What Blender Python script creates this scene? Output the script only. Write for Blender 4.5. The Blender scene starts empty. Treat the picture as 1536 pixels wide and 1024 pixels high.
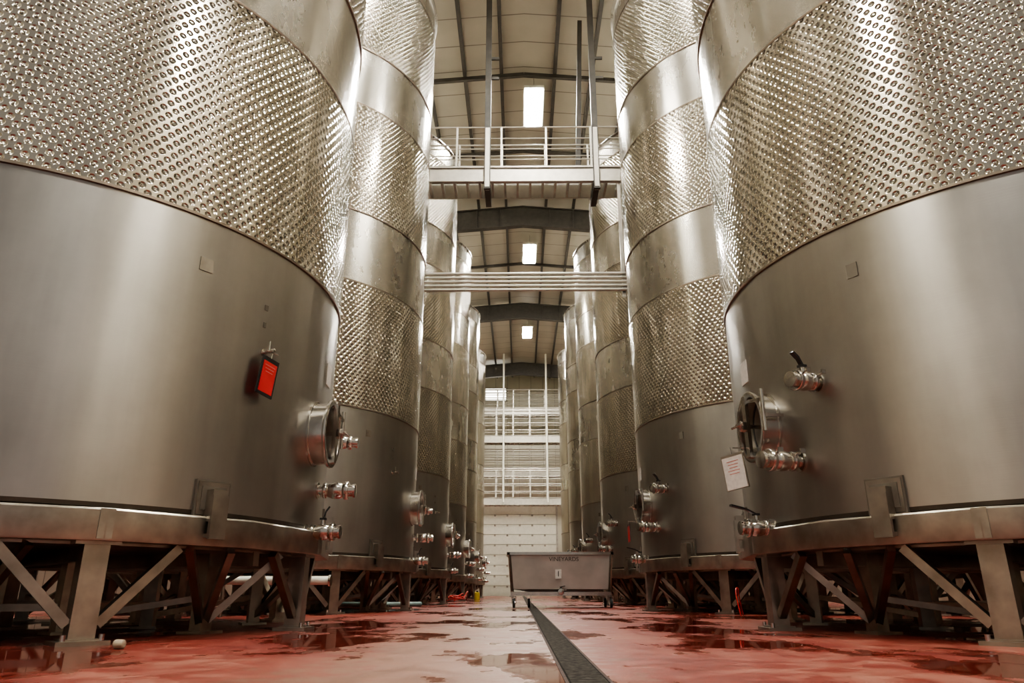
import bpy, math, random
from mathutils import Matrix, Vector
random.seed(4)
S=bpy.context.scene
COL=S.collection
# ------------------------------------------------------------------ materials
def newmat(name):
    m=bpy.data.materials.new(name); m.use_nodes=True
    nt=m.node_tree; b=nt.nodes['Principled BSDF']
    return m,nt,b
def N(nt,t,**k):
    n=nt.nodes.new(t)
    for a,v in k.items(): setattr(n,a,v)
    return n
def math_(nt,op,a,b=None,c=None):
    n=N(nt,'ShaderNodeMath',operation=op)
    for i,x in enumerate((a,b,c)):
        if x is None: continue
        if isinstance(x,(int,float)): n.inputs[i].default_value=x
        else: nt.links.new(x,n.inputs[i])
    return n.outputs[0]
def noise(nt,scale,detail=3,vec=None,rough=.5):
    n=N(nt,'ShaderNodeTexNoise'); n.inputs['Scale'].default_value=scale
    n.inputs['Detail'].default_value=detail; n.inputs['Roughness'].default_value=rough
    if vec is not None: nt.links.new(vec,n.inputs['Vector'])
    return n.outputs[0]
def ramp(nt,fac,stops):
    r=N(nt,'ShaderNodeValToRGB'); e=r.color_ramp.elements
    while len(e)<len(stops): e.new(.5)
    for i,(p,c) in enumerate(stops):
        e[i].position=p
        if isinstance(c,(int,float)): c=(c,c,c)
        e[i].color=(*c,1)
    nt.links.new(fac,r.inputs[0]); return r.outputs[0]
def coords(nt,scale=None):
    tc=N(nt,'ShaderNodeTexCoord').outputs['Object']
    if scale:
        mp=N(nt,'ShaderNodeMapping'); mp.inputs['Scale'].default_value=scale
        nt.links.new(tc,mp.inputs['Vector']); return mp.outputs[0]
    return tc
def simple(name,col,rough=.5,metal=0,var=.12,nscale=6,emit=None,bump=0,spec=.5):
    m,nt,b=newmat(name)
    v=coords(nt); f=noise(nt,nscale,4,v)
    c=ramp(nt,f,[(.3,tuple(x*(1-var) for x in col)),(.7,tuple(min(1,x*(1+var)) for x in col))])
    nt.links.new(c,b.inputs['Base Color'])
    b.inputs['Roughness'].default_value=rough; b.inputs['Metallic'].default_value=metal
    b.inputs['Specular IOR Level'].default_value=spec
    if emit:
        b.inputs['Emission Color'].default_value=(*emit[0],1); b.inputs['Emission Strength'].default_value=emit[1]
    if bump:
        bp=N(nt,'ShaderNodeBump'); bp.inputs['Strength'].default_value=bump; bp.inputs['Distance'].default_value=.01
        nt.links.new(f,bp.inputs['Height']); nt.links.new(bp.outputs[0],b.inputs['Normal'])
    return m
def steel_tank(name,col,rough,aniso,dimple=False,wav=.3):
    m,nt,b=newmat(name)
    tc=coords(nt)
    sx=N(nt,'ShaderNodeSeparateXYZ'); nt.links.new(tc,sx.inputs[0])
    ang=math_(nt,'ARCTAN2',sx.outputs[1],sx.outputs[0])
    u=math_(nt,'MULTIPLY',ang,3.0)
    cv=N(nt,'ShaderNodeCombineXYZ'); nt.links.new(u,cv.inputs[0]); nt.links.new(sx.outputs[2],cv.inputs[1])
    mp=N(nt,'ShaderNodeMapping'); mp.inputs['Scale'].default_value=(2.2,.25,1); nt.links.new(cv.outputs[0],mp.inputs[0])
    n1=noise(nt,1.0,5,mp.outputs[0],.6)
    n1s=noise(nt,.8,1,mp.outputs[0],.4)
    mp2=N(nt,'ShaderNodeMapping'); mp2.inputs['Scale'].default_value=(1,40,1); nt.links.new(cv.outputs[0],mp2.inputs[0])
    n2=noise(nt,2.0,3,mp2.outputs[0],.6)
    n3=noise(nt,.8,5,cv.outputs[0],.65)
    s=math_(nt,'ADD',math_(nt,'MULTIPLY',n1,.5),math_(nt,'MULTIPLY',n3,.5))
    c=ramp(nt,s,[(.32,tuple(x*.76 for x in col)),(.68,tuple(min(1,x*1.08) for x in col))])
    nt.links.new(c,b.inputs['Base Color'])
    b.inputs['Metallic'].default_value=1
    r=math_(nt,'ADD',math_(nt,'MULTIPLY',s,.14),rough-.07)
    nt.links.new(r,b.inputs['Roughness'])
    if aniso:
        b.inputs['Anisotropic'].default_value=aniso
        b.inputs['Anisotropic Rotation'].default_value=.25
        tg=N(nt,'ShaderNodeTangent',direction_type='RADIAL',axis='Z'); nt.links.new(tg.outputs[0],b.inputs['Tangent'])
    bp=N(nt,'ShaderNodeBump'); bp.inputs['Strength'].default_value=.2; bp.inputs['Distance'].default_value=.002
    nt.links.new(n2,bp.inputs['Height'])
    big=N(nt,'ShaderNodeBump'); big.inputs['Strength'].default_value=wav; big.inputs['Distance'].default_value=.08
    nt.links.new(n1s,big.inputs['Height'])
    if not dimple: nt.links.new(bp.outputs[0],big.inputs['Normal'])
    out=big.outputs[0]
    if dimple:
        PX=2*math.pi*3/184; PZ=.122
        uu=math_(nt,'DIVIDE',u,PX); vv=math_(nt,'DIVIDE',sx.outputs[2],PZ)
        def cell(off):
            a=math_(nt,'MULTIPLY',math_(nt,'SUBTRACT',math_(nt,'FRACT',math_(nt,'ADD',uu,200+off)),.5),PX)
            c_=math_(nt,'MULTIPLY',math_(nt,'SUBTRACT',math_(nt,'FRACT',math_(nt,'ADD',vv,10+off)),.5),PZ)
            return math_(nt,'SQRT',math_(nt,'ADD',math_(nt,'MULTIPLY',a,a),math_(nt,'MULTIPLY',c_,c_)))
        d=math_(nt,'MINIMUM',cell(0),cell(.5))
        mr=N(nt,'ShaderNodeMapRange',interpolation_type='SMOOTHSTEP')
        mr.inputs['From Min'].default_value=.009; mr.inputs['From Max'].default_value=.034
        nt.links.new(d,mr.inputs['Value'])
        mr2=N(nt,'ShaderNodeMapRange',interpolation_type='SMOOTHSTEP')
        mr2.inputs['From Min'].default_value=.002; mr2.inputs['From Max'].default_value=.013
        mr2.inputs['To Min'].default_value=.35; mr2.inputs['To Max'].default_value=0
        nt.links.new(d,mr2.inputs['Value'])
        h=math_(nt,'ADD',mr.outputs[0],mr2.outputs[0])
        b3=N(nt,'ShaderNodeBump'); b3.inputs['Strength'].default_value=1; b3.inputs['Distance'].default_value=.0115
        nt.links.new(h,b3.inputs['Height']); nt.links.new(out,b3.inputs['Normal'])
        out=b3.outputs[0]
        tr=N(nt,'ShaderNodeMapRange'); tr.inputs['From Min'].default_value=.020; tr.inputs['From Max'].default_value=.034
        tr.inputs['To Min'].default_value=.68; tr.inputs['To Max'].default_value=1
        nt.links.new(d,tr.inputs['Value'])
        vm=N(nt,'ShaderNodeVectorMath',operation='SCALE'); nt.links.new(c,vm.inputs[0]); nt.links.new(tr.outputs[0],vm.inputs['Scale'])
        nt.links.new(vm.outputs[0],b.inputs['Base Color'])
    nt.links.new(out,b.inputs['Normal'])
    return m
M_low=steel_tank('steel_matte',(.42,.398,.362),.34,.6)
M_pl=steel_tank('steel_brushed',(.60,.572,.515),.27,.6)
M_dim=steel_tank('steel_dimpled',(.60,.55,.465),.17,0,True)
M_seam=simple('weld_seam',(.22,.18,.14),.45,1)
M_frame=simple('frame_steel',(.37,.335,.285),.36,1,.25,5)
M_fit=simple('fitting_steel',(.60,.57,.52),.18,1,.08)
M_dark=simple('gap_shade',(.10,.085,.07),.5,1)  # solid strip, coloured dark as the shade in the shell-to-ring gap
M_mark=simple('dark_steel',(.20,.18,.15),.5,.8)  # darker steel for pad outlines, small marks and manway door
M_black=simple('black_plastic',(.012,.012,.012),.35)
M_red=simple('red_sheet',(.50,.018,.022),.5)
M_paper=simple('paper_sheet',(.55,.52,.48),.6,0,.1,30)
M_pinkp=simple('pink_print',(.5,.18,.15),.6)
M_beam=simple('painted_beam',(.050,.045,.037),.5,0,.2)
M_galv=simple('galvanised',(.42,.39,.34),.5,.15,.15)
M_alu=simple('aluminium',(.52,.49,.43),.4,.5,.1)
M_joist=simple('joist_paint',(.52,.50,.43),.5,0,.08)
M_white=simple('white_paint',(.72,.70,.60),.5,0,.05)
M_rubber=simple('rubber',(.02,.02,.02),.6)
M_hose=simple('hose_bluegrey',(.20,.28,.27),.45)
M_redh=simple('hose_red',(.38,.02,.015),.4)
M_yel=simple('yellow_plastic',(.6,.48,.03),.4)
M_lamp=simple('lamp_glow',(1,1,1),.5,0,.0,emit=((1.0,.96,.87),430))
# ------------------------------------------------------------------ mesh builder
def rotX2(v):
    x=Vector(v).normalized(); up=Vector((0,0,1))
    if abs(x.dot(up))>.999: up=Vector((0,1,0))
    y=up.cross(x).normalized(); z=x.cross(y)
    return Matrix((( x.x,y.x,z.x,0),(x.y,y.y,z.y,0),(x.z,y.z,z.z,0),(0,0,0,1)))
class MB:
    def __init__(s): s.v=[];s.f=[];s.m=[];s.mats=[]
    def mi(s,mat):
        if mat not in s.mats: s.mats.append(mat)
        return s.mats.index(mat)
    def add(s,vs,fs,mat,M=None):
        o=len(s.v); k=s.mi(mat)
        for p in vs:
            p=Vector(p)
            if M is not None: p=M@p
            s.v.append(tuple(p))
        for f in fs: s.f.append(tuple(i+o for i in f)); s.m.append(k)
    def box(s,c,size,mat,M=None,taper=1.0):
        x,y,z=[a/2 for a in size]; vs=[]
        for dz in(-1,1):
            t=taper if dz<0 else 1
            for dx,dy in((-1,-1),(1,-1),(1,1),(-1,1)): vs.append((c[0]+dx*x*t,c[1]+dy*y*t,c[2]+dz*z))
        s.add(vs,[(3,2,1,0),(4,5,6,7),(0,1,5,4),(1,2,6,5),(2,3,7,6),(3,0,4,7)],mat,M)
    def lathe(s,prof,mat,M=None,seg=24,axis='X',cap=True):
        vs=[];fs=[]
        for (a,r) in prof:
            for i in range(seg):
                t=2*math.pi*i/seg
                if axis=='X': vs.append((a,r*math.cos(t),r*math.sin(t)))
                else: vs.append((r*math.cos(t),r*math.sin(t),a))
        for j in range(len(prof)-1):
            for i in range(seg):
                k=(i+1)%seg
                fs.append((j*seg+i,j*seg+k,(j+1)*seg+k,(j+1)*seg+i))
        if cap:
            fs.append(tuple(reversed(range(seg)))); fs.append(tuple(range((len(prof)-1)*seg,len(prof)*seg)))
        s.add(vs,fs,mat,M)
    def rod(s,a,b,r,mat,seg=12,M=None):
        a=Vector(a);b=Vector(b); T=Matrix.Translation(a)@rotX2(b-a)
        if M is not None: T=M@T
        s.lathe([(0,r),((b-a).length,r)],mat,T,seg)
    def bar(s,a,b,w,h,mat,M=None):
        a=Vector(a);b=Vector(b); L=(b-a).length; T=Matrix.Translation(a)@rotX2(b-a)
        if M is not None: T=M@T
        s.box((L/2,0,0),(L,w,h),mat,T)
    def mesh(s,name):
        me=bpy.data.meshes.new(name); me.from_pydata(s.v,[],s.f)
        for m in s.mats: me.materials.append(m)
        me.polygons.foreach_set('material_index',s.m)
        import bmesh
        bm=bmesh.new(); bm.from_mesh(me); bmesh.ops.recalc_face_normals(bm,faces=bm.faces); bm.to_mesh(me); bm.free()
        me.shade_smooth(); me.set_sharp_from_angle(angle=math.radians(33)); me.update()
        return me
    def obj(s,name,parent=None,loc=(0,0,0)):
        o=bpy.data.objects.new(name,s.mesh(name)); COL.objects.link(o); o.location=loc
        if parent: o.parent=parent
        return o
def inst(name,me,parent,loc=(0,0,0),rot=0):
    o=bpy.data.objects.new(name,me); COL.objects.link(o); o.parent=parent; o.location=loc; o.rotation_euler=(0,0,rot); return o
def empty(name,loc):
    e=bpy.data.objects.new(name,None); COL.objects.link(e); e.location=loc; e.empty_display_size=.3; return e
# ------------------------------------------------------------------ tank
R=3.0; RB=.69; RT=.95; TOP=14.1
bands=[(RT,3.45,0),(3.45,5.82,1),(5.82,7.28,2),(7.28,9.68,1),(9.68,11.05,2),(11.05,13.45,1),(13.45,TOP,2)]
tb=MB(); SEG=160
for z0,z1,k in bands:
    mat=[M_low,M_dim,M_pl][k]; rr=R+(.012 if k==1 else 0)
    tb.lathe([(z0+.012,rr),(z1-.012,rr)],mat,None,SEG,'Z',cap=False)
    if z1<TOP: tb.lathe([(z1-.018,rr-.004),(z1-.012,R+.018),(z1+.012,R+.018),(z1+.018,R-.004)],M_seam,None,SEG,'Z',cap=False)
tb.lathe([(RT-.03,R-.03),(RT-.02,R-.005),(RT+.014,R-.0)],M_dark,None,SEG,'Z',cap=False)
tb.lathe([(TOP-.015,R),(TOP+.03,R+.05),(TOP+.06,R+.05),(TOP+.08,R-.02),(TOP+.55,.5),(TOP+.57,.45),(TOP+.9,.45),(TOP+.92,0.01)],M_pl,None,SEG,'Z',cap=False)
tb.lathe([(RT-.03,R-.03),(RT-.05,0.01)],M_frame,None,SEG,'Z',cap=False)
TANK_ME=tb.mesh('shell')
def P(side,ph,r,z): return (side*r*math.cos(math.radians(ph)),r*math.sin(math.radians(ph)),z)
def stand_mesh(side):
    b=MB(); n=16; a0=-46
    ro=3.06; hp=RT-.02
    prof=[(RB,ro-.16),(RB,ro),(RB+.015,ro+.004),(RB+.17,ro+.004),(hp-.03,ro+.004),(hp-.015,ro-.01),(hp-.012,ro-.10)]
    vs=[];fs=[]
    for z,r in prof:
        for i in range(n):
            vs.append(P(side,a0+i*22.5,r/math.cos(math.radians(11.25)),z))
    for j in range(len(prof)-1):
        for i in range(n):
            k=(i+1)%n; fs.append((j*n+i,j*n+k,(j+1)*n+k,(j+1)*n+i))
    b.add(vs,fs,M_frame)
    for i in range(0,n,2):
        ph=a0+i*22.5
        T=Matrix.Translation(P(side,ph,ro/math.cos(math.radians(11.25))-.004,0))@rotX2(P(side,ph,1,0))
        b.box((0,0,(RB+hp)/2-.005),(.014,.10,hp-RB-.03),M_frame,T)
    for i in range(8):
        ph=a0+i*45; T=Matrix.Translation(P(side,ph,2.93,0))@rotX2(P(side,ph,1,0))
        b.box((0,0,.345),(.15,.17,.68),M_frame,T)
        b.box((0,0,.014),(.30,.34,.028),M_frame,T)
        b.box((0,0,.034),(.22,.25,.014),M_frame,T)
        for yy in(-.12,.12): b.lathe([(.028,.018),(.07,.018)],M_fit,T@Matrix.Translation((.1,yy,0)),8,'Z')
        b.box((0,0,RB-.012),(.2,.3,.024),M_frame,T)
        b.bar(P(side,ph+1.8,2.93,.13),P(side,ph+12,2.93,RB-.02),.07,.07,M_frame)
        b.bar(P(side,ph-1.8,2.93,.13),P(side,ph-12,2.93,RB-.02),.07,.07,M_frame)
        pi=ph+29; T2=Matrix.Translation(P(side,pi,2.4,0))@rotX2(P(side,pi,1,0))
        b.box((0,0,.34),(.12,.14,.66),M_frame,T2); b.box((0,0,.012),(.26,.28,.024),M_frame,T2)
        b.bar(P(side,pi-1,2.42,.10),P(side,ph+14,2.93,RB-.02),.06,.06,M_frame)
        b.bar(P(side,pi+.5,2.42,.10),P(side,pi-7,2.93,RB-.02),.06,.06,M_frame)
        b.bar(P(side,pi+1,2.42,.10),P(side,pi+8,2.9,RB-.02),.06,.06,M_frame)
        T2=Matrix.Translation(P(side,ph+10,1.4,0))@rotX2(P(side,ph+10,1,0))
        b.box((0,0,.34),(.12,.12,.66),M_frame,T2); b.box((0,0,.012),(.24,.24,.024),M_frame,T2)
        b.bar(P(side,ph,.1,RB-.07),P(side,ph,2.9,RB-.07),.08,.12,M_frame)
        b.bar(P(side,pi,.1,RB-.07),P(side,pi,2.9,RB-.07),.08,.12,M_frame)
        b.bar(P(side,ph+10,1.4,.12),P(side,pi,2.4,.3),.05,.05,M_frame)
        b.bar(P(side,ph+10,1.4,.22),P(side,ph+55,1.4,.22),.06,.06,M_frame)
    b.box((0,0,.35),(.2,.2,.7),M_frame); b.box((0,0,.012),(.4,.4,.024),M_frame)
    b.lathe([(RB-.02,2.9),(RB,2.9)],M_frame,None,32,'Z')
    p0=-30.5 if side>0 else -33.5
    for q in range(8):
        ph=p0+45*q
        T=Matrix.Translation(P(side,ph,R,0))@rotX2(P(side,ph,1,0))
        b.box((.004,0,1.06),(.03,.32,.29),M_mark,T)
        b.box((.012,0,1.06),(.03,.29,.26),M_frame,T)
        b.box((.022,0,1.06),(.03,.23,.19),M_mark,T)
        b.box((.075,0,1.00),(.09,.14,.25),M_frame,T)
        b.box((.12,0,.91),(.03,.15,.34),M_frame,T)
        b.box((.09,0,.765),(.07,.15,.03),M_frame,T)
    return b.mesh('support_stand')
def valve(b,T,L=.34,r=.05,handle=None):
    s=r/.05; k=L/.34
    b.lathe([(-.03*k,.07*s),(.012,.07*s),(.014,.04*s),(.05*k,.038*s),(.055*k,.064*s),(.062*k,.068*s),(.078*k,.068*s),(.085*k,.064*s),(.088*k,.05*s),
             (.10*k,.056*s),(.13*k,.068*s),(.16*k,.072*s),(.20*k,.070*s),(.225*k,.060*s),(.23*k,.05*s),
             (.235*k,.074*s),(.242*k,.078*s),(.268*k,.078*s),(.275*k,.074*s),(.277*k,.052*s),(.315*k,.052*s),(.317*k,.060*s),(.335*k,.058*s),(.34*k,.03*s)],M_fit,T,28)
    for xx in(.070*k,.255*k):
        b.rod((xx,.06*s,.03*s),(xx,.13*s,.05*s),.008*s,M_fit,8,T)
        b.box((xx,.125*s,.05*s),(.04*s,.012*s,.03*s),M_fit,T)
    if handle:
        hx,hy,hz=handle; q=.16*k
        b.rod((q,0,.05*s),(q,0,.11*s),.02*s,M_fit,12,T)
        b.box((q,0,.115*s),(.05*s,.05*s,.018*s),M_black,T)
        b.bar((q,0,.115*s),(q+hx*.4,hy*.4,.115*s+hz*.6),.034*s,.014*s,M_black,T)
        b.bar((q+hx*.4,hy*.4,.115*s+hz*.6),(q+hx,hy,.115*s+hz),.038*s,.016*s,M_black,T)
def manway(b,T):
    E=T@Matrix.Diagonal((1,.78,1,1))
    b.lathe([(-.06,.335),(.012,.335),(.014,.315),(.15,.315),(.155,.345),(.17,.352),(.19,.348),(.195,.335),(.19,.30),(.16,.292),(.03,.288)],M_fit,E,48,cap=False)
    b.lathe([(.028,.30),(.034,.27),(.05,.18),(.058,.02)],M_mark,E,40)
    b.lathe([(.028,.292),(.04,.292),(.04,.272),(.03,.272)],M_rubber,E,40,cap=False)
    b.box((.215,0,0),(.035,.07,.60),M_fit,T); b.box((.19,0,.28),(.05,.09,.05),M_fit,T); b.box((.19,0,-.28),(.05,.09,.05),M_fit,T)
    b.rod((.05,0,0),(.33,0,0),.02,M_fit,14,T)
    b.lathe([(.235,.05),(.25,.055),(.28,.055),(.29,.04)],M_fit,T,8)
    b.rod((.32,-.11,0),(.32,.11,0),.012,M_fit,10,T)
    b.bar((.19,.0,.25),(.19,.31,.20),.03,.03,M_fit,T); b.rod((.19,.31,.30),(.19,.31,-.1),.02,M_fit,12,T)
    b.bar((.0,.31,.05),(.19,.31,.05),.03,.03,M_fit,T)
def fit_mesh(side):
    b=MB()
    def F(ph,z): return Matrix.Translation(P(side,ph,R,z))@rotX2(P(side,ph,1,0))
    if side>0:
        manway(b,F(-3,1.88))
        valve(b,F(5.5,1.88),.36,.049,(.0,-.03,.10))
        valve(b,F(2,1.34),.40,.060,None)
        valve(b,F(-3.5,.90),.36,.054,(.05,.02,.12))
        T=F(-23.5,2.42)
        b.lathe([(-.02,.035),(.01,.035),(.012,.014),(.10,.014),(.10,.022),(.13,.022),(.135,.01)],M_fit,T,14)
        b.rod((.07,-.05,0),(.07,.11,0),.008,M_fit,8,T); b.rod((.07,0,0),(.07,0,.1),.007,M_fit,8,T)
        T=F(3.5,2.60); b.box((.004,0,0),(.008,.2,.24),M_paper,T)
        T=F(-37,3.02); b.box((.004,0,0),(.006,.12,.12),M_frame,T)
        T=F(-24,2.85); b.box((.004,0,0),(.008,.04,.05),M_mark,T)
        T=F(-24,2.68); b.box((.004,0,0),(.008,.03,.05),M_mark,T)
    else:
        manway(b,F(-9,1.87))
        valve(b,F(-24,2.11),.32,.060,(.10,.0,.12))
        valve(b,F(-17.5,1.46),.42,.066,None)
        valve(b,F(-6.5,.92),.33,.055,(.26,.04,.08))
        T=F(-1,2.55); b.box((.004,0,0),(.008,.2,.24),M_paper,T)
        T=F(-34,3.0); b.box((.004,0,0),(.008,.10,.13),M_mark,T)
    return b.mesh('fittings')
stand={1:stand_mesh(1),-1:stand_mesh(-1)}
fit={1:fit_mesh(1),-1:fit_mesh(-1)}
CX={1:-5.1,-1:5.4}; CY0=7.5; PITCH=7.1
tanks={}
for side in(1,-1):
    for i in range(6):
        e=empty('wine_tank',(CX[side],CY0+i*PITCH,0))
        inst('shell',TANK_ME,e,rot=.3*i); inst('support_stand',stand[side],e); inst('fittings',fit[side],e)
        tanks[(side,i)]=e
def tag(side,i,ph,z,red,off=.1,tilt=6,name='hanging_tag'):
    e=tanks[(side,i)]
    p=Vector(P(side,ph,R+off,z))
    T=rotX2(P(side,ph-(0 if red else 35),1,0))@Matrix.Rotation(math.radians(tilt),4,'X')
    b=MB()
    b.box((0,0,0),(.012,.21,.36) if red else (.012,.24,.34),M_black if red else M_frame,T)
    for q in(-1,1):
        b.box((q*.007,0,-.01),(.006,.17,.29) if red else (.006,.22,.31),M_red if red else M_paper,T)
        for k in range(5):
            if k<3 or not red: b.box((q*.011,0,.10-.03*k),(.002,.13-.02*(k%3),.006),M_pinkp,T)
    b.rod((0,0,.17),(0,0,.24),.006,M_fit,8,T)
    b.rod((0,0,.23),Vector(P(side,ph,-off,.235)),.005,M_fit,8)
    o=b.obj(name,None,tuple(p)); o.parent=e
tag(1,0,-23.5,2.18,True,.08,-8)
tag(-1,0,-8,1.44,False,.36,7)
tag(-1,1,-3,1.40,True,.3,5)
# ------------------------------------------------------------------ room shell
YF=60.0; Y0=-9; XW=10.2
m,nt,b=newmat('red_epoxy_floor')
tc=coords(nt); sp=N(nt,'ShaderNodeSeparateXYZ'); nt.links.new(tc,sp.inputs[0])
nA=noise(nt,.9,6,tc,.6); nB=noise(nt,5,6,tc,.65); nC=noise(nt,.7,5,coords(nt,(1.2,.6,1)),.6)
nD=noise(nt,60,3,tc,.6)
base=ramp(nt,math_(nt,'ADD',math_(nt,'MULTIPLY',nA,.55),math_(nt,'MULTIPLY',nB,.45)),[(.36,(.10,.010,.007)),(.49,(.18,.028,.018)),(.62,(.27,.10,.068))])
lx=math_(nt,'ABSOLUTE',math_(nt,'ADD',sp.outputs[0],.35))
lane=N(nt,'ShaderNodeMapRange',interpolation_type='SMOOTHSTEP'); lane.inputs['From Min'].default_value=1.0; lane.inputs['From Max'].default_value=.35
nt.links.new(math_(nt,'ADD',lx,math_(nt,'MULTIPLY',math_(nt,'SUBTRACT',nB,.5),2.2)),lane.inputs['Value'])
mx=N(nt,'ShaderNodeMix',data_type='RGBA'); nt.links.new(math_(nt,'MULTIPLY',lane.outputs[0],.6),mx.inputs[0]); nt.links.new(base,mx.inputs[6]); mx.inputs[7].default_value=(.25,.165,.115,1)
pud=ramp(nt,math_(nt,'ADD',math_(nt,'MULTIPLY',nC,.85),math_(nt,'MULTIPLY',nB,.15)),[(.50,0.0),(.55,1.0)])
mx2=N(nt,'ShaderNodeMix',data_type='RGBA'); nt.links.new(math_(nt,'MULTIPLY',pud,.7),mx2.inputs[0]); nt.links.new(mx.outputs[2],mx2.inputs[6]); mx2.inputs[7].default_value=(.09,.009,.006,1)
nt.links.new(mx2.outputs[2],b.inputs['Base Color'])
rg=math_(nt,'ADD',math_(nt,'MULTIPLY',math_(nt,'SUBTRACT',1,pud),math_(nt,'ADD',.14,math_(nt,'MULTIPLY',nB,.45))),.04)
nt.links.new(rg,b.inputs['Roughness']); b.inputs['Specular IOR Level'].default_value=.5
bp=N(nt,'ShaderNodeBump'); bp.inputs['Distance'].default_value=.004
nt.links.new(math_(nt,'MULTIPLY',math_(nt,'SUBTRACT',1,pud),.6),bp.inputs['Strength']); nt.links.new(math_(nt,'ADD',nB,math_(nt,'MULTIPLY',nD,.5)),bp.inputs['Height']); nt.links.new(bp.outputs[0],b.inputs['Normal'])
M_floor=m
b=MB(); b.box((.15,(YF+Y0)/2,-.1),(2*XW+.5,YF-Y0+.4,.2),M_floor); b.obj('floor')
b=MB()
M_gr=simple('drain_grate',(.045,.039,.033),.75,0,.6,30,bump=.8,spec=.1)
M_gd=simple('drain_shade',(.008,.007,.006),.8,0,.2,30,spec=.05)  # near-black sheet: shade below the grate bars put into its colour
b.box((.28,(YF+Y0)/2,.0008),(.17,YF-Y0-1,.0016),M_gd)
y=Y0+.5
while y<22: b.box((.28,y,.0025),(.15,.020,.004),M_gr); y+=.034
b.box((.28,(22+YF)/2,.0025),(.15,YF-23,.004),M_gr)
for xx in(.19,.37): b.box((xx,(YF+Y0)/2,.0015),(.014,YF-Y0-1,.003),simple('drain_edge',(.06,.04,.035),.7,0,.4,20,spec=.15))
b.obj('floor_drain')
m,nt,bb=newmat('insulated_panel')
tc=coords(nt); sp=N(nt,'ShaderNodeSeparateXYZ'); nt.links.new(tc,sp.inputs[0])
fr=math_(nt,'FRACT',math_(nt,'ADD',sp.outputs[0],sp.outputs[1]))
ln=math_(nt,'GREATER_THAN',fr,.97); nz=noise(nt,.7,4,tc)
c0=ramp(nt,nz,[(.3,(.50,.48,.39)),(.7,(.60,.57,.47))])
mx=N(nt,'ShaderNodeMix',data_type='RGBA'); nt.links.new(ln,mx.inputs[0]); nt.links.new(c0,mx.inputs[6]); mx.inputs[7].default_value=(.25,.24,.19,1)
nt.links.new(mx.outputs[2],bb.inputs['Base Color']); bb.inputs['Roughness'].default_value=.5
M_wall=m
RIDGE=18.0; SL=.085; XR=.2
def roofz(x): return RIDGE-abs(x-XR)*SL
for nm,xx in(('wall_left',-XW),('wall_right',XW+.3)):
    b=MB(); b.box((xx,(YF+Y0)/2,8.5),(.2,YF-Y0+.4,17.0),M_wall); b.obj(nm)
b=MB(); b.add([(-XW,YF,0),(XW+.3,YF,0),(XW+.3,YF,roofz(XW)),(XR,YF,RIDGE),(-XW,YF,roofz(-XW)),(-XW,YF+.2,0),(XW+.3,YF+.2,0),(XW+.3,YF+.2,roofz(XW)),(XR,YF+.2,RIDGE),(-XW,YF+.2,roofz(-XW))],
 [(0,1,2,3,4),(9,8,7,6,5),(0,5,6,1),(1,6,7,2),(2,7,8,3),(3,8,9,4),(4,9,5,0)],M_wall); b.obj('wall_back')
m,nt,bb=newmat('ceiling_liner')
tc=coords(nt); sp=N(nt,'ShaderNodeSeparateXYZ'); nt.links.new(tc,sp.inputs[0])
ln=math_(nt,'GREATER_THAN',math_(nt,'FRACT',math_(nt,'MULTIPLY',sp.outputs[1],.8)),.965)
nz=noise(nt,.5,5,tc)
c0=ramp(nt,nz,[(.3,(.38,.355,.29)),(.7,(.48,.45,.37))])
mx=N(nt,'ShaderNodeMix',data_type='RGBA'); nt.links.new(ln,mx.inputs[0]); nt.links.new(c0,mx.inputs[6]); mx.inputs[7].default_value=(.18,.16,.13,1)
nt.links.new(mx.outputs[2],bb.inputs['Base Color']); bb.inputs['Roughness'].default_value=.45
M_ceil=m
b=MB()
xs=[-XW-.1,XR,XW+.4]; vs=[]
for y in(Y0-.2,YF+.2):
    for x in xs: vs.append((x,y,roofz(x)))
    for x in xs: vs.append((x,y,roofz(x)+.2))
b.add(vs,[(0,1,7,6),(1,2,8,7),(3,4,10,9),(4,5,11,10),(0,3,9,6),(2,5,11,8),(0,1,4,3),(1,2,5,4),(6,7,10,9),(7,8,11,10)],M_ceil)
b.obj('ceiling')
b=MB()
for x in(-9,-7.5,-6,-4.6,-3.2,-1.9,-.6,1.3,2.6,3.9,5.2,6.6,8,9.4):
    b.box((x,(YF+Y0)/2,roofz(x)-.11),(.12,YF-Y0-.2,.2),M_beam)
b.obj('trim_1')
def frame(y,d=1.0,w=.3):
    b=MB()
    for sgn in(-1,1):
        xe=XR+sgn*(XW-.3)
        for zo,h,ww in((-.25,.04,w),(-.25-d,.04,w)):
            b.bar((XR,y,RIDGE+zo),(xe,y,roofz(xe)+zo),ww,h,M_beam)
        b.add([(XR,y-.02,RIDGE-.25),(xe,y-.02,roofz(xe)-.25),(xe,y-.02,roofz(xe)-.25-d),(XR,y-.02,RIDGE-.25-d),
               (XR,y+.02,RIDGE-.25),(xe,y+.02,roofz(xe)-.25),(xe,y+.02,roofz(xe)-.25-d),(XR,y+.02,RIDGE-.25-d)],
              [(0,1,2,3),(7,6,5,4),(0,4,5,1),(2,6,7,3)],M_beam)
        b.box((xe,y,(roofz(xe)-.3)/2),(.35,.3,roofz(xe)-.3),M_beam)
    for x in(-2.0,-.9,1.5,2.6): b.box((x,y,roofz(x)-.25-d/2),(.04,w*.8,d-.04),M_beam)
    b.obj('roof_rafter')
for y in(5,30.8,43.1,55.8): frame(y)
b=MB()
for y in(21.3,26,37): 
    for sgn in(-1,1): b.bar((XR,y,RIDGE-.3),(XR+sgn*9,y,roofz(XR+sgn*9)-.3),.12,.14,M_beam)
b.obj('trim_2')
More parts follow.
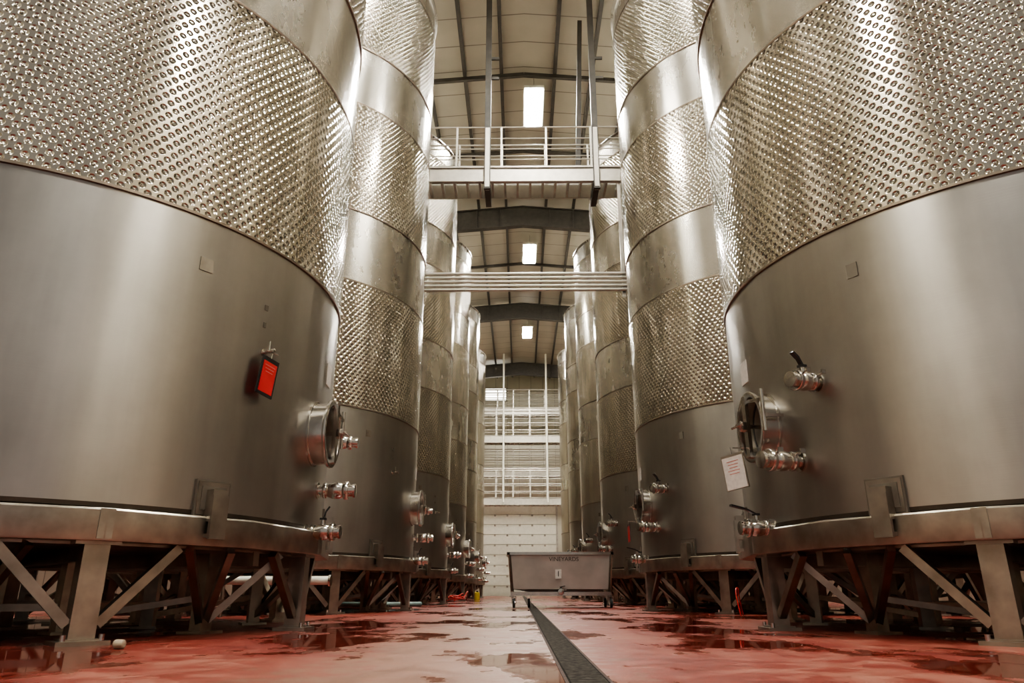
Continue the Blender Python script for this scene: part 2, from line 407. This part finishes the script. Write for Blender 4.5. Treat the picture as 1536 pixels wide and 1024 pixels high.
for row,x in enumerate((.56,-8.9,9.4)):  # row over the aisle, then two hidden outer rows added as fill light
    for y in(-2,10.3,22.6,34.9,47.2):
        z=17.25 if row==0 else 16.5
        b=MB()
        b.box((0,0,.06),(.72,2.35,.10),M_white); b.box((0,0,.0),(.56,2.2,.03),M_lamp)
        for yy in(-.8,.8): b.rod((0,yy,.1),(0,yy,roofz(x)-z-.01),.012,M_galv,6)
        b.obj('ceiling_lamp',None,(x,y,z))
# ------------------------------------------------------------------ catwalks
def catwalk(y0,y1,zt,x0,x1,railh=1.2,fh=.5,rr=1.0):
    b=MB()
    b.box(((x0+x1)/2,y0+.03,zt-fh/2),(x1-x0,.06,fh),M_alu); b.box(((x0+x1)/2,y1-.03,zt-fh/2),(x1-x0,.06,fh),M_joist)
    for zz in(zt-.02,zt-fh+.02):
        b.box(((x0+x1)/2,y0+.0,zz),(x1-x0,.10,.035),M_alu)
    k=int((y1-y0-.12)/.055)
    for i in range(k): b.box(((x0+x1)/2,y0+.09+i*.055,zt-.02),(x1-x0,.018,.035),M_galv)
    n=int((x1-x0)/.35)
    for i in range(n+1): b.box((x0+(x1-x0)*i/n,(y0+y1)/2,zt-fh+.11),(.06,y1-y0-.1,.20),M_joist)
    for yy in(y0+.03,y1-.03):
        n=max(2,round((x1-x0)/1.3))
        for i in range(n+1):
            x=x0+.1+(x1-x0-.2)*i/n; b.box((x,yy,zt+railh/2),(.05*rr,.05,railh),M_alu)
        for f in(1,.72,.46,.2): b.rod((x0,yy,zt+railh*f),(x1,yy,zt+railh*f),(.028 if f==1 else .019)*rr,M_alu,10)
    return b
y0,y1=17.68,18.62; zt=11.62
b=catwalk(y0,y1,zt,-8.2,8.5,1.33,.48)
for x in(-.87,2.16,-6,6.8):
    b.box((x,y0-.015,zt+.2),(.11,.02,1.9),M_alu)
    b.box((x,(y0+y1)/2,zt-.60),(.16,y1-y0+.1,.22),M_beam)
b.obj('catwalk')
b=MB()
for x in(-.87,2.16):
    zr=roofz(x)-.02; z0=zt-.8
    b.box((x,y0-.16,(z0+zr)/2),(.17,.10,zr-z0),M_beam)
    b.box((x,y0-.22,zt+.2),(.12,.015,1.9),M_alu)
    for zz in(15.2,14.5): b.box((x+.16,y0-.16,zz),(.3,.06,.08),M_beam)
b.obj('hanger_posts')
b=MB(); b.bar((1.75,y1+.15,zt+.1),(1.98,y1+.15,17.7),.14,.12,M_beam); b.obj('diagonal_brace')
b=MB()
for k in range(5): b.rod((-8.2,y0+.0,7.88+k*.115),(8.5,y0+.0,7.88+k*.115),.045,M_alu,12)
for x in(-7,-2.62,2.78,7):
    b.box((x,y0+.06,8.1),(.06,.05,.62),M_galv)
    b.box((x,y0+.06,(zt-.5+7.7)/2),(.09,.05,zt-.5-7.7),M_alu)
b.obj('pipe_rack')
for (ya,yb,z,h) in((54.0,55.0,6.87,2.1),(54.0,55.0,11.46,2.1),(56.5,57.5,9.3,1.6),(56.5,57.5,14.2,1.5)):
    b=catwalk(ya,yb,z,-8.2,8.5,h,.55,2.0); b.obj('catwalk')
b=MB()
for x in(-1.2,2.05): b.rod((x,53.8,6.5),(x,53.8,roofz(x)-.02),.07,M_white,10)
b.obj('hanger_posts')
# ------------------------------------------------------------------ overhead door
b=MB(); dx0,dx1=-2.9,2.9; dh=7.0
for k in range(9):
    z0=k*dh/9; z1=z0+dh/9-.04
    b.box(((dx0+dx1)/2,YF-.06,(z0+z1)/2),(dx1-dx0,.07,z1-z0),M_white)
    for xx in(-2,-1,0,1,2): b.box((xx,YF-.105,z1-.05),(.15,.03,.15),M_frame)
for xx in(dx0-.08,dx1+.08): b.box((xx,YF-.08,dh/2),(.14,.12,dh),M_galv)
b.box((0,YF-.08,dh+.1),(dx1-dx0+.4,.14,.2),M_galv)
b.obj('door_1')
b=MB(); b.box((-2,YF-.06,16.2),(1.7,.06,1.0),simple('lamp_panel_glow',(.9,.9,.85),.3,emit=((1,.96,.85),9)))  # framed glowing panel standing in for a lamp hung nearer
for xx in(-2.9,-1.1): b.box((xx,YF-.06,16.2),(.1,.12,1.2),M_galv)
for zz in(15.65,16.75): b.box((-2,YF-.06,zz),(1.9,.12,.1),M_galv)
b.obj('lamp_panel_1')
# ------------------------------------------------------------------ cart
cart=empty('must_cart',(.92,17.9,0))
b=MB()
W,D=2.36,1.3; zt=1.19; zb=.40
o=[(-W/2,-D/2,zt),(W/2,-D/2,zt),(W/2,D/2,zt),(-W/2,D/2,zt)]
lo=[(-W/2+.09,-D/2+.05,zb),(W/2-.09,-D/2+.05,zb),(W/2-.09,D/2-.05,zb),(-W/2+.09,D/2-.05,zb)]
lo2=[(-.5,-.3,zb-.10),(.5,-.3,zb-.10),(.5,.3,zb-.10),(-.5,.3,zb-.10)]
ins=[(x*.985,y*.975,z) for x,y,z in o]; li=[(x*.98,y*.97,z+.02) for x,y,z in lo]
b.add(o+lo+lo2+ins+li,[(0,1,5,4),(1,2,6,5),(2,3,7,6),(3,0,4,7),(4,5,9,8),(5,6,10,9),(6,7,11,10),(7,4,8,11),(8,9,10,11),
 (12,13,17,16),(13,14,18,17),(14,15,19,18),(15,12,16,19),(16,17,18,19),(0,1,13,12),(1,2,14,13),(2,3,15,14),(3,0,12,15)],simple('cart_steel',(.46,.44,.40),.48,.8,.15,2))
for s_ in(-1,1):
    b.box((0,s_*(D/2),zt-.02),(W+.08,.06,.06),M_fit); b.box((s_*W/2,0,zt-.02),(.06,D+.06,.06),M_fit)
    b.box((0,s_*(D/2-.05),.30),(W-.1,.06,.08),M_fit)
    b.box((s_*(W/2-.08),0,.30),(.06,D-.05,.08),M_fit)
    for t in(-1,1):
        x=s_*(W/2-.09); y=t*(D/2-.06)
        b.bar((x,y,.22),(s_*(W/2-.02),t*(D/2),zt-.03),.05,.05,M_fit)
        b.box((x,y,.24),(.14,.14,.02),M_fit)
        b.lathe([(-.028,.085),(-.022,.10),(.022,.10),(.028,.085)],M_rubber,Matrix.Translation((x+.03,y-.03,.10)),24)
        b.lathe([(-.034,.05),(.034,.05)],M_fit,Matrix.Translation((x+.03,y-.03,.10)),16)
        for w in(-.045,.045): b.box((x+.03+w,y-.015,.165),(.012,.07,.16),M_fit)
for x in(-.72,):
    b.lathe([(-.028,.085),(-.022,.10),(.022,.10),(.028,.085)],M_rubber,Matrix.Translation((x,-.45,.10)),24)
    for w in(-.045,.045): b.box((x+w,-.44,.19),(.012,.07,.2),M_fit)
valve(b,Matrix.Translation((0,-.50,.34))@rotX2((0,-1,0)),.25,.045,(.02,.1,.02))
b.box((-.05,-D/2+.012,.72),(.14,.006,.20),M_paper)
b.obj('tub',cart)
def text(s,size,loc,parent,mat):
    c=bpy.data.curves.new('txt','FONT'); c.body=s; c.size=size; c.extrude=.002; c.align_x='CENTER'; c.align_y='CENTER'
    t=bpy.data.objects.new('lettering',c); COL.objects.link(t); t.parent=parent; t.location=loc; t.rotation_euler=(math.radians(90),0,0); c.materials.append(mat)
text('1',.17,(-.05,-D/2+.004,.72),cart,M_black)
text('VINEYARDS',.13,(.08,-D/2-.004,1.04),cart,M_beam)
# ------------------------------------------------------------------ hoses and small floor things
def curve(name,pts,r,mat):
    c=bpy.data.curves.new(name,'CURVE'); c.dimensions='3D'; c.bevel_depth=r; c.bevel_resolution=4
    s=c.splines.new('NURBS'); s.points.add(len(pts)-1)
    for q,p in zip(s.points,pts): q.co=(*p,1)
    s.use_endpoint_u=True; s.order_u=3; c.materials.append(mat)
    o=bpy.data.objects.new(name,c); COL.objects.link(o); return o
curve('transfer_hose',[(-4.2,18.1,.06),(-3.4,17.9,.06),(-2.9,18.0,.06),(-2.4,18.6,.06)],.055,M_hose)
def coil(name,cx,cy,r,n,mat,rr=.03):
    pts=[]
    for i in range(n*10):
        a=i*2*math.pi/10; pts.append((cx+r*math.cos(a)*(1+.25*math.sin(i*.37)),cy+r*math.sin(a),rr+.004*i+.01+.05*(1+math.sin(i*.9))))
    return curve(name,pts,rr,mat)
coil('red_hose_coil',-2.2,26.2,.25,3,M_redh,.018)
curve('red_hose',[(-2.3,26.8,.03),(-2.0,27.4,.4),(-2.1,28,.03),(-1.9,29,.5),(-2.1,30,.03)],.02,M_redh)
curve('red_hose',[(3.1,10.9,.02),(3.05,10.95,.35),(3.15,11.1,.42),(3.2,11.3,.3),(3.3,11.5,.02)],.010,M_redh)
b=MB(); b.lathe([(0,.11),(.02,.12),(.30,.10),(.32,.08)],M_yel,None,24,'Z'); b.lathe([(.32,.04),(.37,.04)],M_black,None,14,'Z'); b.obj('yellow_drum',None,(-1.8,32.2,0))
b=MB(); b.rod((-4.4,11.05,.5),(-2.75,11.05,.5),.06,M_white,16); b.lathe([(0,.08),(.03,.08)],M_fit,Matrix.Translation((-2.77,11.05,.5)),16)
b.rod((-3.3,11.05,0),(-3.3,11.05,.5),.03,M_frame,10); b.rod((-4.3,11.05,0),(-4.3,11.05,.5),.03,M_frame,10); b.obj('drain_pipe')
b=MB(); b.lathe([(0,.025),(.01,.03),(.06,.027),(.065,.02)],simple('hose_end',(.3,.24,.17),.6),None,16,'X'); b.obj('pipe_cap',None,(-2.6,5.0,.03))
# ------------------------------------------------------------------ world + camera
w=bpy.data.worlds.new('world'); S.world=w; w.use_nodes=True
w.node_tree.nodes['Background'].inputs[0].default_value=(1,.95,.88,1); w.node_tree.nodes['Background'].inputs[1].default_value=.34
cam=bpy.data.cameras.new('camera'); co=bpy.data.objects.new('camera',cam); COL.objects.link(co)
cam.sensor_width=36; cam.lens=25.5; cam.clip_end=200
co.location=(0,0,.35); co.rotation_euler=(math.radians(90+19.0),0,math.radians(.6))
S.camera=co
try: S.view_settings.look='AgX - Medium High Contrast'
except Exception as ex: print(ex)
